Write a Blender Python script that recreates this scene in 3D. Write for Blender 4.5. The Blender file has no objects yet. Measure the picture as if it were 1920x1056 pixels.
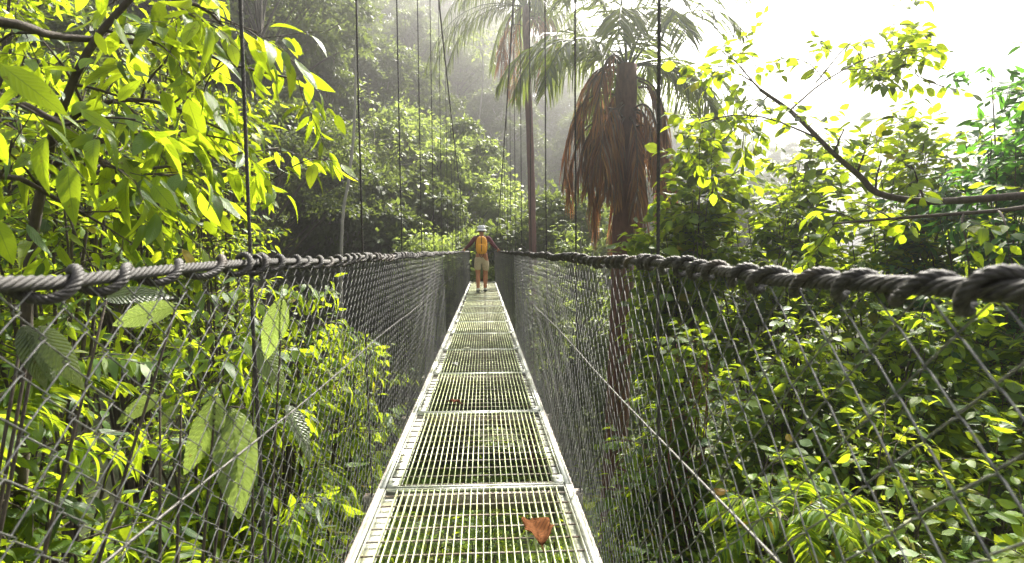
import bpy, math, random
import numpy as np
from mathutils import Vector, Matrix
R = math.radians
sc = bpy.context.scene
# ------------------------------------------------------------ camera, sky, sun, exposure
EYE = 1.10                                  # eye height over the deck (deck top z = 0, bridge runs along +Y)
cam_d = bpy.data.cameras.new('camera'); cam = bpy.data.objects.new('camera', cam_d)
sc.collection.objects.link(cam); sc.camera = cam
cam_d.lens = 18.94; cam_d.sensor_width = 36; cam_d.clip_start = 0.02; cam_d.clip_end = 3000
cam.location = (0, 0, EYE)
cam.rotation_euler = (R(90 - 3.29), 0, R(-3.0))
cam_d.dof.use_dof = True; cam_d.dof.focus_distance = 5.0; cam_d.dof.aperture_fstop = 7.0
SUN_EL, SUN_AZ = 48.0, 22.0                 # azimuth clockwise from +Y
wd = bpy.data.worlds.new('World'); sc.world = wd; wd.use_nodes = True
nt = wd.node_tree; nt.nodes.clear()
out = nt.nodes.new('ShaderNodeOutputWorld'); bg = nt.nodes.new('ShaderNodeBackground')
sky = nt.nodes.new('ShaderNodeTexSky'); sky.sky_type = 'NISHITA'; sky.sun_disc = False
sky.sun_elevation = R(SUN_EL); sky.sun_rotation = R(SUN_AZ); sky.dust_density = 6; sky.air_density = 1.0; sky.ozone_density = .6
hs = nt.nodes.new('ShaderNodeHueSaturation'); hs.inputs['Saturation'].default_value = 0.22
nt.links.new(sky.outputs[0], hs.inputs['Color']); nt.links.new(hs.outputs[0], bg.inputs[0]); nt.links.new(bg.outputs[0], out.inputs[0])
bg.inputs[1].default_value = 0.11
sd = bpy.data.lights.new('sun', 'SUN'); sun = bpy.data.objects.new('sun', sd); sc.collection.objects.link(sun)
sd.energy = 5.0; sd.angle = R(0.6); sd.color = (1.0, .94, .82)
sdir = Vector((math.sin(R(SUN_AZ)) * math.cos(R(SUN_EL)), math.cos(R(SUN_AZ)) * math.cos(R(SUN_EL)), math.sin(R(SUN_EL))))
sun.rotation_euler = sdir.to_track_quat('Z', 'Y').to_euler()
sc.view_settings.view_transform = 'Standard'; sc.view_settings.look = 'None'
sc.view_settings.exposure = 1.82; sc.view_settings.gamma = 1.0
sc.cycles.use_denoising = True
sc.cycles.max_bounces = 6; sc.cycles.diffuse_bounces = 5; sc.cycles.glossy_bounces = 2
sc.cycles.transmission_bounces = 4; sc.cycles.volume_bounces = 0; sc.cycles.transparent_max_bounces = 4
sc.cycles.sample_clamp_indirect = 6
HAZE = 0.0048

# ------------------------------------------------------------ helpers
CAMM = cam.rotation_euler.to_matrix()
FPX = 18.94 / 36 * 1920
def at(px, py, y):
    """world point seen at photo pixel px, py, at distance y along the bridge"""
    v = CAMM @ Vector((px - 960, 528 - py, -FPX))
    return np.array((v.x * y / v.y, y, EYE + v.z * y / v.y))
def proj(p):
    v = CAMM.transposed() @ (Vector(p) - Vector((0, 0, EYE)))
    if v.z > -.05: return None
    return 960 + v.x / -v.z * FPX, 528 - v.y / -v.z * FPX
def tag(o, label=None, cat=None, group=None, kind=None):
    for k, v in (('label', label), ('category', cat), ('group', group), ('kind', kind)):
        if v: o[k] = v
    return o
def link(o, parent=None):
    sc.collection.objects.link(o)
    if parent: o.parent = parent
    return o
def empty(name, loc=(0, 0, 0), parent=None):
    return link(bpy.data.objects.new(name, None), parent) if loc is None else _e(name, loc, parent)
def _e(name, loc, parent):
    o = bpy.data.objects.new(name, None); o.location = loc; o.empty_display_size = .1
    return link(o, parent)
def mesh_np(name, V, Q, mat, parent=None, origin=(0, 0, 0), smooth=False, uv=None, rnd=None, tris=None):
    """V (n,3), Q (m,4) quads, optional tris (k,3); uv per vertex; rnd per face"""
    me = bpy.data.meshes.new(name)
    V = np.asarray(V, np.float32) - np.asarray(origin, np.float32)
    Q = np.asarray(Q, np.int32).reshape(-1, 4)
    T = np.zeros((0, 3), np.int32) if tris is None else np.asarray(tris, np.int32).reshape(-1, 3)
    nq, ntr = len(Q), len(T)
    me.vertices.add(len(V)); me.vertices.foreach_set('co', V.ravel())
    li = np.concatenate([Q.ravel(), T.ravel()])
    me.loops.add(len(li)); me.loops.foreach_set('vertex_index', li)
    me.polygons.add(nq + ntr)
    st = np.concatenate([np.arange(nq) * 4, nq * 4 + np.arange(ntr) * 3]).astype(np.int32)
    me.polygons.foreach_set('loop_start', st)
    if smooth: me.polygons.foreach_set('use_smooth', np.ones(nq + ntr, bool))
    if uv is not None:
        ul = me.uv_layers.new(name='UVMap'); ul.data.foreach_set('uv', np.asarray(uv, np.float32)[li].ravel())
    if rnd is not None:
        a = me.attributes.new('rnd', 'FLOAT', 'FACE'); a.data.foreach_set('value', np.asarray(rnd, np.float32))
    me.update(calc_edges=True)
    me.materials.append(mat)
    o = bpy.data.objects.new(name, me); o.location = origin if parent is None else (0, 0, 0)
    if parent is not None: o.location = Vector(origin) - Vector(world_loc(parent))
    return link(o, parent)
def world_loc(o):
    v = Vector(o.location)
    while o.parent: o = o.parent; v += Vector(o.location)
    return v
def unit(a): 
    a = np.asarray(a, float); n = np.linalg.norm(a, axis=-1, keepdims=True); return a / np.maximum(n, 1e-9)
class MB:
    """collects shapes of one mesh"""
    def __init__(s): s.V = []; s.Q = []; s.T = []; s.n = 0
    def add(s, V, Q, T=()):
        V = np.asarray(V, float); s.V.append(V)
        if len(Q): s.Q.append(np.asarray(Q) + s.n)
        if len(T): s.T.append(np.asarray(T) + s.n)
        s.n += len(V)
    def box(s, c, d, rot=None):
        c = np.asarray(c, float); h = np.asarray(d, float) / 2
        v = np.array([(x, y, z) for x in (-1, 1) for y in (-1, 1) for z in (-1, 1)], float) * h
        if rot is not None: v = v @ np.array(rot).T
        s.add(v + c, [(0, 1, 3, 2), (4, 6, 7, 5), (0, 4, 5, 1), (2, 3, 7, 6), (0, 2, 6, 4), (1, 5, 7, 3)])
    def tube(s, pts, r, sides=6, cap=True):
        P = np.asarray(pts, float); n = len(P)
        r = np.broadcast_to(np.asarray(r, float), (n,))
        t = unit(np.gradient(P, axis=0))
        ref = np.array((0, 0, 1.)) if abs(t[n // 2][2]) < .8 else np.array((1., 0, 0))
        a = unit(np.cross(t, ref)); b = np.cross(t, a)
        an = np.arange(sides) / sides * 2 * math.pi
        ring = (a[:, None] * np.cos(an)[None, :, None] + b[:, None] * np.sin(an)[None, :, None]) * r[:, None, None] + P[:, None]
        i = np.arange(n - 1)[:, None] * sides; j = np.arange(sides)[None]; k = (j + 1) % sides
        Q = np.stack([i + j, i + k, i + sides + k, i + sides + j], -1).reshape(-1, 4)
        V = ring.reshape(-1, 3)
        if cap:
            V = np.vstack([V, P[0], P[-1]]); m = n * sides
            T = [(m, (q + 1) % sides, q) for q in range(sides)] + [(m + 1, (n - 1) * sides + q, (n - 1) * sides + (q + 1) % sides) for q in range(sides)]
        else: T = ()
        s.add(V, Q, T)
    def tubes(s, P, r, sides=4):
        """P (N,M,3) many polylines of equal length"""
        P = np.asarray(P, float); N, M, _ = P.shape
        t = unit(np.gradient(P, axis=1)); ref = np.array((1., 0, 0))
        a = unit(np.cross(t, ref)); b = np.cross(t, a)
        an = (np.arange(sides) + .5) / sides * 2 * math.pi
        ring = (a[:, :, None] * np.cos(an)[None, None, :, None] + b[:, :, None] * np.sin(an)[None, None, :, None]) * r + P[:, :, None]
        base = (np.arange(N)[:, None, None] * M + np.arange(M - 1)[None, :, None]) * sides
        j = np.arange(sides)[None, None]; k = (j + 1) % sides
        Q = np.stack([base + j, base + k, base + sides + k, base + sides + j], -1).reshape(-1, 4)
        s.add(ring.reshape(-1, 3), Q)
    def build(s, name, mat, parent=None, origin=(0, 0, 0), smooth=False, bevel=0):
        V = np.vstack(s.V); Q = np.vstack(s.Q) if s.Q else np.zeros((0, 4), int)
        T = np.vstack(s.T) if s.T else None
        o = mesh_np(name, V, Q, mat, parent, origin, smooth, tris=T)
        if bevel:
            m = o.modifiers.new('bevel', 'BEVEL'); m.width = bevel; m.segments = 1
        return o
def bez(pts, n):
    """Catmull-Rom through control points"""
    P = np.asarray(pts, float)
    if len(P) == 2: return P[0] + (P[1] - P[0]) * np.linspace(0, 1, n)[:, None]
    E = np.vstack([2 * P[0] - P[1], P, 2 * P[-1] - P[-2]]); k = len(P) - 1
    out = []
    for u in np.linspace(0, k - 1e-6, n):
        i = int(u); f = u - i; a, b, c, d = E[i:i + 4]
        out.append(.5 * ((2 * b) + (c - a) * f + (2 * a - 5 * b + 4 * c - d) * f * f + (3 * b - a - 3 * c + d) * f ** 3))
    return np.array(out)

# ------------------------------------------------------------ materials
def mat(name): 
    m = bpy.data.materials.new(name); m.use_nodes = True; n = m.node_tree
    return m, n, n.nodes['Principled BSDF'], n.nodes['Material Output']
def ramp(n, src, stops, interp='LINEAR'):
    r = n.nodes.new('ShaderNodeValToRGB'); r.color_ramp.interpolation = interp
    e = r.color_ramp.elements
    while len(e) < len(stops): e.new(.5)
    for k, (p, c) in enumerate(stops): e[k].position = p; e[k].color = (*c, 1)
    n.links.new(src, r.inputs[0]); return r.outputs[0]
def noise(n, scale, detail=4, vec=None, rough=.6):
    t = n.nodes.new('ShaderNodeTexNoise'); t.inputs['Scale'].default_value = scale; t.inputs['Detail'].default_value = detail
    t.inputs['Roughness'].default_value = rough
    if vec is not None: n.links.new(vec, t.inputs['Vector'])
    return t.outputs[0]
def math_n(n, op, a, b=None, c=None):
    m = n.nodes.new('ShaderNodeMath'); m.operation = op
    for i, v in enumerate((a, b, c)):
        if v is None: continue
        if isinstance(v, (int, float)): m.inputs[i].default_value = v
        else: n.links.new(v, m.inputs[i])
    return m.outputs[0]
def mix(n, f, a, b, mode='MIX'):
    m = n.nodes.new('ShaderNodeMix'); m.data_type = 'RGBA'; m.blend_type = mode
    for s, v in ((0, f), (6, a), (7, b)):
        if isinstance(v, (int, float)): m.inputs[s].default_value = v
        elif isinstance(v, tuple): m.inputs[s].default_value = (*v, 1)
        else: n.links.new(v, m.inputs[s])
    return m.outputs[2]
def leaf_mat(name, stops, trans, tfac=.45, rough=.42, veins=12.0, objrand=False, bump=.25, spec=.28):
    m, n, p, o = mat(name)
    at_ = n.nodes.new('ShaderNodeAttribute'); at_.attribute_name = 'rnd'; f = at_.outputs['Fac']
    if objrand:
        oi = n.nodes.new('ShaderNodeObjectInfo'); f = math_n(n, 'FRACT', math_n(n, 'ADD', math_n(n, 'MULTIPLY', f, .55), math_n(n, 'MULTIPLY', oi.outputs['Random'], .4)))
    else:
        oi = n.nodes.new('ShaderNodeObjectInfo'); f = math_n(n, 'MINIMUM', math_n(n, 'MAXIMUM', math_n(n, 'ADD', f, math_n(n, 'MULTIPLY', math_n(n, 'SUBTRACT', oi.outputs['Random'], .5), .4)), 0), math_n(n, 'MAXIMUM', .95, f))
    base = ramp(n, f, stops)
    geo = n.nodes.new('ShaderNodeNewGeometry')
    tint = noise(n, 9 if not objrand else .6, 2, geo.outputs['Position'])
    base = mix(n, math_n(n, 'MULTIPLY', tint, .35), base, (.03, .05, .012))
    tr = mix(n, .5, base, trans); 
    if veins:
        uv = n.nodes.new('ShaderNodeUVMap'); sx = n.nodes.new('ShaderNodeSeparateXYZ'); n.links.new(uv.outputs[0], sx.inputs[0])
        u = math_n(n, 'ABSOLUTE', math_n(n, 'SUBTRACT', sx.outputs[0], .5))
        mid = math_n(n, 'LESS_THAN', u, .022)
        w = math_n(n, 'SINE', math_n(n, 'MULTIPLY', math_n(n, 'SUBTRACT', sx.outputs[1], math_n(n, 'MULTIPLY', u, .45)), veins * 6.283))
        vn = math_n(n, 'GREATER_THAN', w, .93)
        vv = math_n(n, 'MAXIMUM', mid, math_n(n, 'MULTIPLY', vn, .45))
        base = mix(n, math_n(n, 'MULTIPLY', vv, .55), base, (.16, .22, .06))
        tr = mix(n, math_n(n, 'MULTIPLY', vv, .6), tr, (.10, .16, .01))
        spot = math_n(n, 'GREATER_THAN', noise(n, 45, 2, geo.outputs['Position']), .69)
        base = mix(n, math_n(n, 'MULTIPLY', spot, .5), base, (.09, .06, .02)); tr = mix(n, math_n(n, 'MULTIPLY', spot, .5), tr, (.2, .12, .02))
        b = n.nodes.new('ShaderNodeBump'); b.inputs['Strength'].default_value = bump; b.inputs['Distance'].default_value = .004
        n.links.new(w, b.inputs['Height']); n.links.new(b.outputs[0], p.inputs['Normal'])
    n.links.new(base, p.inputs['Base Color']); p.inputs['Roughness'].default_value = rough
    p.inputs['Specular IOR Level'].default_value = spec
    t = n.nodes.new('ShaderNodeBsdfTranslucent'); n.links.new(tr, t.inputs[0])
    mx = n.nodes.new('ShaderNodeMixShader'); mx.inputs[0].default_value = tfac
    if not objrand: n.links.new(ramp(n, at_.outputs['Fac'], [(.0, (tfac * .12,) * 3), (.15, (tfac * .35,) * 3), (.32, (tfac,) * 3), (1, (tfac * 1.05,) * 3)]), mx.inputs[0])
    n.links.new(p.outputs[0], mx.inputs[1]); n.links.new(t.outputs[0], mx.inputs[2]); n.links.new(mx.outputs[0], o.inputs[0])
    return m
GREENS = [(0, (.018, .05, .014)), (.2, (.045, .11, .012)), (.5, (.095, .175, .016)), (.8, (.14, .235, .02)), (.96, (.20, .25, .02)), (1, (.42, .17, .02))]
M_near = leaf_mat('leaf_near', GREENS, (.78, .97, .02), .58, .42, 11)
M_fine = leaf_mat('leaf_fine', [(0, (.04, .09, .012)), (.4, (.10, .185, .018)), (.9, (.17, .255, .022)), (1, (.28, .22, .03))], (.8, .95, .03), .55, .42, 0)
M_blue = leaf_mat('leaf_blue_green', [(0, (.015, .07, .03)), (.6, (.03, .12, .035)), (1, (.07, .17, .03))], (.25, .65, .03), .45, .4, 9)
M_ribbed = leaf_mat('leaf_ribbed', [(0, (.15, .20, .10)), (1, (.24, .30, .16))], (.5, .68, .06), .42, .33, 15, bump=.9, spec=.9)
M_forest = leaf_mat('leaf_forest', [(0, (.014, .026, .012)), (.35, (.035, .06, .02)), (.7, (.085, .12, .03)), (1, (.15, .19, .045))], (.35, .45, .06), .38, .5, 0, objrand=True)
M_pale = leaf_mat('leaf_pale', [(0, (.08, .12, .03)), (.6, (.13, .18, .045)), (1, (.18, .23, .06))], (.6, .75, .12), .45, .5, 0)
M_palm = leaf_mat('leaf_palm', [(0, (.03, .06, .02)), (1, (.08, .12, .03))], (.4, .5, .06), .35, .4, 0)
M_dead = leaf_mat('leaf_dead', [(0, (.06, .035, .03)), (.3, (.20, .15, .125)), (.5, (.15, .065, .05)), (.85, (.30, .14, .08)), (1, (.45, .25, .08))], (.5, .22, .10), .4, .7, 0)
def bark(name, c1, c2, sc_=14):
    m, n, p, o = mat(name)
    tc = n.nodes.new('ShaderNodeNewGeometry'); mp = n.nodes.new('ShaderNodeMapping'); mp.inputs['Scale'].default_value = (1, 1, .35)
    n.links.new(tc.outputs['Position'], mp.inputs[0])
    f = noise(n, sc_, 6, mp.outputs[0], .7)
    n.links.new(ramp(n, f, [(.3, c1), (.7, c2)]), p.inputs['Base Color']); p.inputs['Roughness'].default_value = .85
    b = n.nodes.new('ShaderNodeBump'); b.inputs['Strength'].default_value = .7; b.inputs['Distance'].default_value = .01
    n.links.new(f, b.inputs['Height']); n.links.new(b.outputs[0], p.inputs['Normal'])
    return m
M_bark = bark('bark_dark', (.03, .022, .018), (.10, .08, .06), 30)
M_palebark = bark('bark_pale', (.16, .15, .13), (.42, .40, .36), 8)
M_palmbark = bark('bark_palm', (.06, .022, .022), (.17, .075, .06), 12)
M_redtwig = bark('twig_red', (.09, .03, .02), (.2, .08, .05), 30)
def metal(name, c1, c2, r1, r2, sc_=60, met=1.0, bump=.15, grime=None):
    m, n, p, o = mat(name)
    g = n.nodes.new('ShaderNodeNewGeometry')
    f = noise(n, sc_, 5, g.outputs['Position'])
    col = ramp(n, f, [(.3, c1), (.7, c2)])
    if grime:
        f2 = noise(n, 7, 4, g.outputs['Position'])
        col = mix(n, ramp(n, f2, [(.5, (0, 0, 0)), (.68, (.75, .75, .75))]), col, grime)
    n.links.new(col, p.inputs['Base Color'])
    rr = n.nodes.new('ShaderNodeMapRange'); rr.inputs[3].default_value = r1; rr.inputs[4].default_value = r2
    n.links.new(f, rr.inputs[0]); n.links.new(rr.outputs[0], p.inputs['Roughness'])
    p.inputs['Metallic'].default_value = met
    b = n.nodes.new('ShaderNodeBump'); b.inputs['Strength'].default_value = bump; b.inputs['Distance'].default_value = .002
    n.links.new(f, b.inputs['Height']); n.links.new(b.outputs[0], p.inputs['Normal'])
    return m
M_galv = metal('galvanised_steel', (.42, .44, .39), (.62, .63, .58), .32, .5, 40, .8, grime=(.28, .29, .16))
M_grate = metal('grating_steel', (.50, .57, .30), (.72, .77, .50), .38, .55, 50, .55, grime=(.30, .34, .10))
M_beam = metal('beam_steel', (.22, .19, .17), (.36, .33, .3), .5, .7, 20, .5, grime=(.14, .08, .05))
M_wire = metal('fence_wire', (.08, .08, .078), (.24, .24, .235), .42, .6, 90, .6)
M_rope = metal('wire_rope', (.02, .019, .018), (.075, .07, .066), .6, .85, 150, .15, grime=(.05, .04, .03))
M_lace = metal('lacing_cable', (.018, .017, .016), (.075, .07, .066), .5, .8, 150, .15, bump=.4, grime=(.07, .05, .035))
M_pale_rope = metal('pale_cable', (.05, .048, .045), (.14, .135, .125), .5, .65, 120, .4)

# ------------------------------------------------------------ leaves
def leaf_tpl(L=5, width=.36, fold=.25, droop=.25, tip=1.3, widest=.42, ribs=0):
    """leaf along +Y, length 1; rows of left, mid, right; returns V, Q, uv"""
    V, UV = [], []
    for i in range(L + 1):
        t = i / L
        w = width / 2 * (math.sin(math.pi * min(1, t ** (math.log(.5) / math.log(widest)))) ** (.8)) * (1 - .25 * t ** tip) if 0 < t < 1 else .004
        z = -droop * t * t + (ribs and .02 * (i % 2))
        y = t * (1 - .15 * droop * t)
        for s, u in ((-1, 0), (0, .5), (1, 1)):
            V.append((s * w, y - abs(s) * w * .25 * (1 if ribs else 0), z + (abs(s) * w * fold))); UV.append((u, t))
    Q = []
    for i in range(L):
        a = i * 3
        Q += [(a, a + 1, a + 4, a + 3), (a + 1, a + 2, a + 5, a + 4)]
    return np.array(V), np.array(Q), np.array(UV)
T_big = leaf_tpl(7, .34, .28, .35)
T_mid = leaf_tpl(4, .42, .25, .3)
T_round = leaf_tpl(4, .62, .2, .2, widest=.5)
T_low = leaf_tpl(2, .5, .25, .2)
T_rib = leaf_tpl(28, .36, .16, .30, widest=.45, ribs=1)
V_, Q_, U_ = np.array([(0, 0, 0), (-.28, .45, .04), (0, 1, -.08), (.28, .45, .04)]), np.array([(0, 3, 2, 1)]), np.array([(.5, 0), (0, .5), (.5, 1), (1, .5)])
T_flat = (V_, Q_, U_)
def place(tpl, P, D, N, S, rng, rnd=None):
    """instances of a leaf template at P, axis D, face normal N, length S"""
    V, Q, U = tpl; P, D, N = np.asarray(P, float), unit(D), np.asarray(N, float)
    X = unit(np.cross(D, N)); Z = np.cross(X, D)
    S = np.broadcast_to(np.asarray(S, float), (len(P),))
    W = (V[None, :, 0, None] * X[:, None] + V[None, :, 1, None] * D[:, None] + V[None, :, 2, None] * Z[:, None]) * S[:, None, None] + P[:, None]
    n, m = len(P), len(V)
    QQ = (Q[None] + (np.arange(n) * m)[:, None, None]).reshape(-1, 4)
    if rnd is None: rnd = rng.random(n) ** 1.1
    return W.reshape(-1, 3), QQ, np.tile(U, (n, 1)), np.repeat(rnd, len(Q))
def leafmesh(name, sets, m, parent=None, origin=(0, 0, 0)):
    V, Q, U, Rr, k = [], [], [], [], 0
    for v, q, u, r in sets:
        V.append(v); Q.append(q + k); U.append(u); Rr.append(r); k += len(v)
    return mesh_np(name, np.vstack(V), np.vstack(Q), m, parent, origin, True, np.vstack(U), np.concatenate(Rr))

def twig_leaves(rng, path, n, leaf, spread, droop, acc, up=(0, 0, 1), petiole=.15):
    """alternate leaves along a twig path"""
    for i in range(n):
        t = (i + .6) / n; f = t * (len(path) - 1); k = min(int(f), len(path) - 2)
        p = path[k] + (path[k + 1] - path[k]) * (f - k); d = unit(path[k + 1] - path[k])
        side = unit(np.cross(d, up)) * (1 if i % 2 else -1)
        last = i == n - 1
        ax = d * (1.4 if last else .55) + side * (0 if last else spread) + np.array((0, 0, -droop)) + rng.normal(0, .2, 3)
        ax = unit(ax)
        nn = np.array(up) + rng.normal(0, .38, 3)
        s = leaf * rng.uniform(.5, 1.3) * (1 - .25 * abs(t - .5))
        acc[0].append(p + ax * s * petiole); acc[1].append(ax); acc[2].append(nn); acc[3].append(s)

def grow(rng, limbs, wood, acc, nsub=6, sublen=.6, ntw=5, twlen=.3, nleaf=7, leaf=.1, spread=.8, droop=.4, upb=.25, t0=.25, wr=.004, flat=.5):
    """limbs: list of (path pts, r0, r1). Adds wood tubes and leaf transforms."""
    for P, r0, r1 in limbs:
        P = np.asarray(P); wood.tube(P, np.linspace(r0, r1, len(P)), 7)
        for b in range(nsub):
            t = t0 + (1 - t0) * (b + .75 + .25 * rng.random()) / nsub; f = t * (len(P) - 1); k = min(int(f), len(P) - 2)
            p = P[k] + (P[k + 1] - P[k]) * (f - k); d = unit(P[k + 1] - P[k])
            v = rng.normal(0, 1, 3); v[2] *= flat; v = unit(v - d * np.dot(v, d))
            dr = unit(d * .5 + v + np.array((0, 0, upb)))
            L = sublen * rng.uniform(.6, 1.15) * (1 - .3 * t)
            S = [p]; cur = dr.copy()
            for q in range(5):
                cur = unit(cur + rng.normal(0, .12, 3) + np.array((0, 0, -.06))); S.append(S[-1] + cur * L / 5)
            S = np.array(S); rr = r0 + (r1 - r0) * t
            wood.tube(S, np.linspace(min(rr * .6, wr * 2.2), wr, 6), 5)
            for w in range(ntw):
                tt = .15 + .85 * (w + .5) / ntw; f2 = tt * 5; k2 = min(int(f2), 4)
                p2 = S[k2] + (S[k2 + 1] - S[k2]) * (f2 - k2); d2 = unit(S[k2 + 1] - S[k2])
                v2 = rng.normal(0, 1, 3); v2[2] *= flat * .7; v2 = unit(v2 - d2 * np.dot(v2, d2))
                dd = unit(d2 * .7 + v2 * (.9 if w < ntw - 1 else .1)); TL = twlen * rng.uniform(.6, 1.2)
                TP = [p2]
                for q in range(3):
                    dd = unit(dd + rng.normal(0, .1, 3) + np.array((0, 0, -.08 * droop * 2))); TP.append(TP[-1] + dd * TL / 3)
                TP = np.array(TP); wood.tube(TP, np.linspace(wr * .7, wr * .35, 4), 4, cap=False)
                twig_leaves(rng, TP, nleaf, leaf, spread, droop, acc)
def new_acc(): return ([], [], [], [])
def plant(name, label, cat, base, limbs, seed, tpl, m, group=None, wood_mat=None, extra=None, crown='crown', trunk='trunk', rnd_pow=1.1, **kw):
    rng = np.random.default_rng(seed); root = _e(name, tuple(base), None); tag(root, label, cat, group)
    wood = MB(); acc = new_acc(); grow(rng, limbs, wood, acc, **kw)
    if extra: extra(rng, wood, acc)
    P, D, N, S = (np.array(a) for a in acc)
    # keep leaves off the walkway
    keep = ~((np.abs(P[:, 0] + .06) < .52 + .5 * S) & (P[:, 2] > -.25))
    P, D, N, S = P[keep], D[keep], N[keep], S[keep]
    wood.build(trunk, wood_mat or M_bark, root, tuple(base), True)
    V0, Q0, U0 = tpl; sets = []; pick = rng.integers(0, 4, len(P)); rd = rng.random(len(P)) ** rnd_pow
    for v, (wf, cf, tw) in enumerate(((1, 1, 0), (.78, 1.9, .25), (1.22, .3, -.3), (.92, -.6, .5))):
        V1 = V0 * (wf, 1, cf); V1[:, 0] += tw * .22 * V0[:, 1] ** 2; V1[:, 2] += tw * V0[:, 0] * V0[:, 1] * 1.2
        q = pick == v
        if q.any(): sets.append(place((V1, Q0, U0), P[q], D[q], N[q], S[q] * (1.08 - .12 * wf), rng, rd[q]))
    leafmesh(crown, sets, m, root, tuple(base))
    return root

# ------------------------------------------------------------ terrain
AZ = [-180, -120, -75, -50, -35, -17, -5, 0, 8, 16, 24, 40, 90, 180]
R0 = [20, 12, 9, 9, 12, 18, 26, 32, 40, 46, 46, 30, 30, 20]
R1 = [60, 50, 40, 40, 48, 60, 80, 88, 95, 100, 100, 100, 80, 60]
TOP = [2, 8, 20, 25, 27, 26, 29, 30, 25, 12, 2, -3, -3, 2]
def ground(x, y):
    x = np.asarray(x, float); y = np.asarray(y, float)
    r = np.hypot(x, y); az = np.degrees(np.arctan2(x, y))
    r0 = np.interp(az, AZ, R0); r1 = np.interp(az, AZ, R1); top = np.interp(az, AZ, TOP)
    side = np.where(x < 0, np.minimum(np.abs(x) * .12, 1.5), -np.minimum(np.abs(x) * .10, 1.2))
    val = -1.7 - 6.3 * (1 - np.exp(-np.maximum(y - 1.5, 0) / 9.0)) + side
    t = np.clip((r - r0) / (r1 - r0), 0, 1); s = t * t * (3 - 2 * t) * .35 + t * .65
    bump = .25 * np.sin(x * .9 + 1.3 * np.sin(y * .5)) * np.cos(y * .7) + (.9 * np.sin(x * .21 + 2) * np.sin(y * .17)) * np.clip(r / 30, 0, 1)
    return val + (top - val) * s + bump
def build_ground():
    nr, na = 150, 240
    rr = np.concatenate([[0.01], np.geomspace(.6, 120, nr - 8), np.geomspace(150, 1200, 7)])
    aa = np.linspace(-math.pi, math.pi, na, endpoint=False)
    X = rr[:, None] * np.sin(aa)[None]; Y = rr[:, None] * np.cos(aa)[None]; Z = ground(X, Y)
    V = np.stack([X, Y, Z], -1).reshape(-1, 3)
    i = np.arange(nr - 1)[:, None] * na; j = np.arange(na)[None]; k = (j + 1) % na
    Q = np.stack([i + j, i + k, i + na + k, i + na + j], -1).reshape(-1, 4)
    m, n, p, o = mat('forest_floor'); g = n.nodes.new('ShaderNodeNewGeometry')
    f = noise(n, 3, 8, g.outputs['Position'], .75); f2 = noise(n, .35, 4, g.outputs['Position'])
    c = ramp(n, f, [(.35, (.022, .018, .012)), (.5, (.05, .045, .02)), (.62, (.05, .075, .02)), (.8, (.12, .08, .045))])
    c = mix(n, f2, c, (.035, .05, .015)); n.links.new(c, p.inputs['Base Color']); p.inputs['Roughness'].default_value = .95
    b = n.nodes.new('ShaderNodeBump'); b.inputs['Strength'].default_value = 1; b.inputs['Distance'].default_value = .08
    n.links.new(f, b.inputs['Height']); n.links.new(b.outputs[0], p.inputs['Normal'])
    o = mesh_np('ground', V, Q, m, smooth=True); tag(o, kind='structure')
build_ground()

# ------------------------------------------------------------ bridge
XL, XR = -.53, .395            # rails
DL, DR = -.485, .405           # deck edges
ZR = EYE - .028                # hand cable height
Y0, PITCH, NP0, NP1 = 1.295, 1.175, -2, 44
JO = [Y0 + PITCH * k for k in range(NP0, NP1)]
YS, YE = JO[0], JO[-1]
YM, CC = 24.0, .0112
bridge = tag(_e('suspension_footbridge', (0, 0, 0), None), 'narrow suspended footbridge with steel grating deck, chain link sides and rope handrails over the ravine', 'footbridge')
# deck panels
def proto_panel():
    L = PITCH - .012; root = _e('deck_panel', (0, 0, 0), bridge)
    g = MB(); n = 27; xs = np.linspace(DL + .085, DR - .07, n)
    for x in xs: g.box((x, L / 2, -.012), (.0038, L - .03, .020))
    a = g.build('bearing_bars', M_grate, root)
    c = MB()
    for k in range(12):
        y = .05 + k * (L - .1) / 11
        c.tube([(DL + .02, y, -.016), (DR - .02, y, -.016)], .0042, 5)
    c.build('cross_rods', M_beam, root)
    f = MB()
    for x0, x1, s in ((DL, DL + .088, 1), (DR, DR - .073, -1)):
        f.box(((x0 + x1) / 2, L / 2, -.036), (abs(x1 - x0), L, .005))           # ledge under the rods
        f.box((x0 + s * .012, L / 2, -.004), (.024, L, .006))                   # outer flange
        f.box((x0 - s * .002, L / 2, -.03), (.006, L, .062))                    # outer web
        f.box((x0 + s * .031, L / 2, -.016), (.004, L - .02, .028))
    f.box(((DL + DR) / 2, .008, -.012), (DR - DL - .06, .013, .02)); f.box(((DL + DR) / 2, L - .008, -.012), (DR - DL - .06, .013, .02))
    f.build('edge_frame', M_galv, root)
    for x in (DL + .055, DR - .05):
        b = MB(); b.box((x, .055, -.002), (.05, .085, .005)); b.tube([(x, .055, -.001), (x, .055, .009)], .008, 6)
        b.build('bolted_plate', M_galv, root)
    return root
pp = proto_panel()
for k, y in enumerate(JO[:-1]):
    if k == 0: r = pp
    else:
        r = pp.copy(); link(r, bridge)
        for ch in pp.children: c = ch.copy(); link(c, r)
    r.location = (0, y + .006, 0)
# cross beams
bm = MB(); bm.box(((XL + XR + .04) / 2, 0, -.075), (XR - XL + .10, .004, .07)); bm.box(((XL + XR + .04) / 2, .022, -.042), (XR - XL + .10, .045, .004)); bm.box(((XL + XR + .04) / 2, .022, -.108), (XR - XL + .10, .045, .004))
cb = bm.build('cross_beam', M_beam, bridge)
for k, y in enumerate(JO):
    r = cb if k == 0 else link(cb.copy(), bridge)
    r.location = (0, y - .01, 0)
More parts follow.
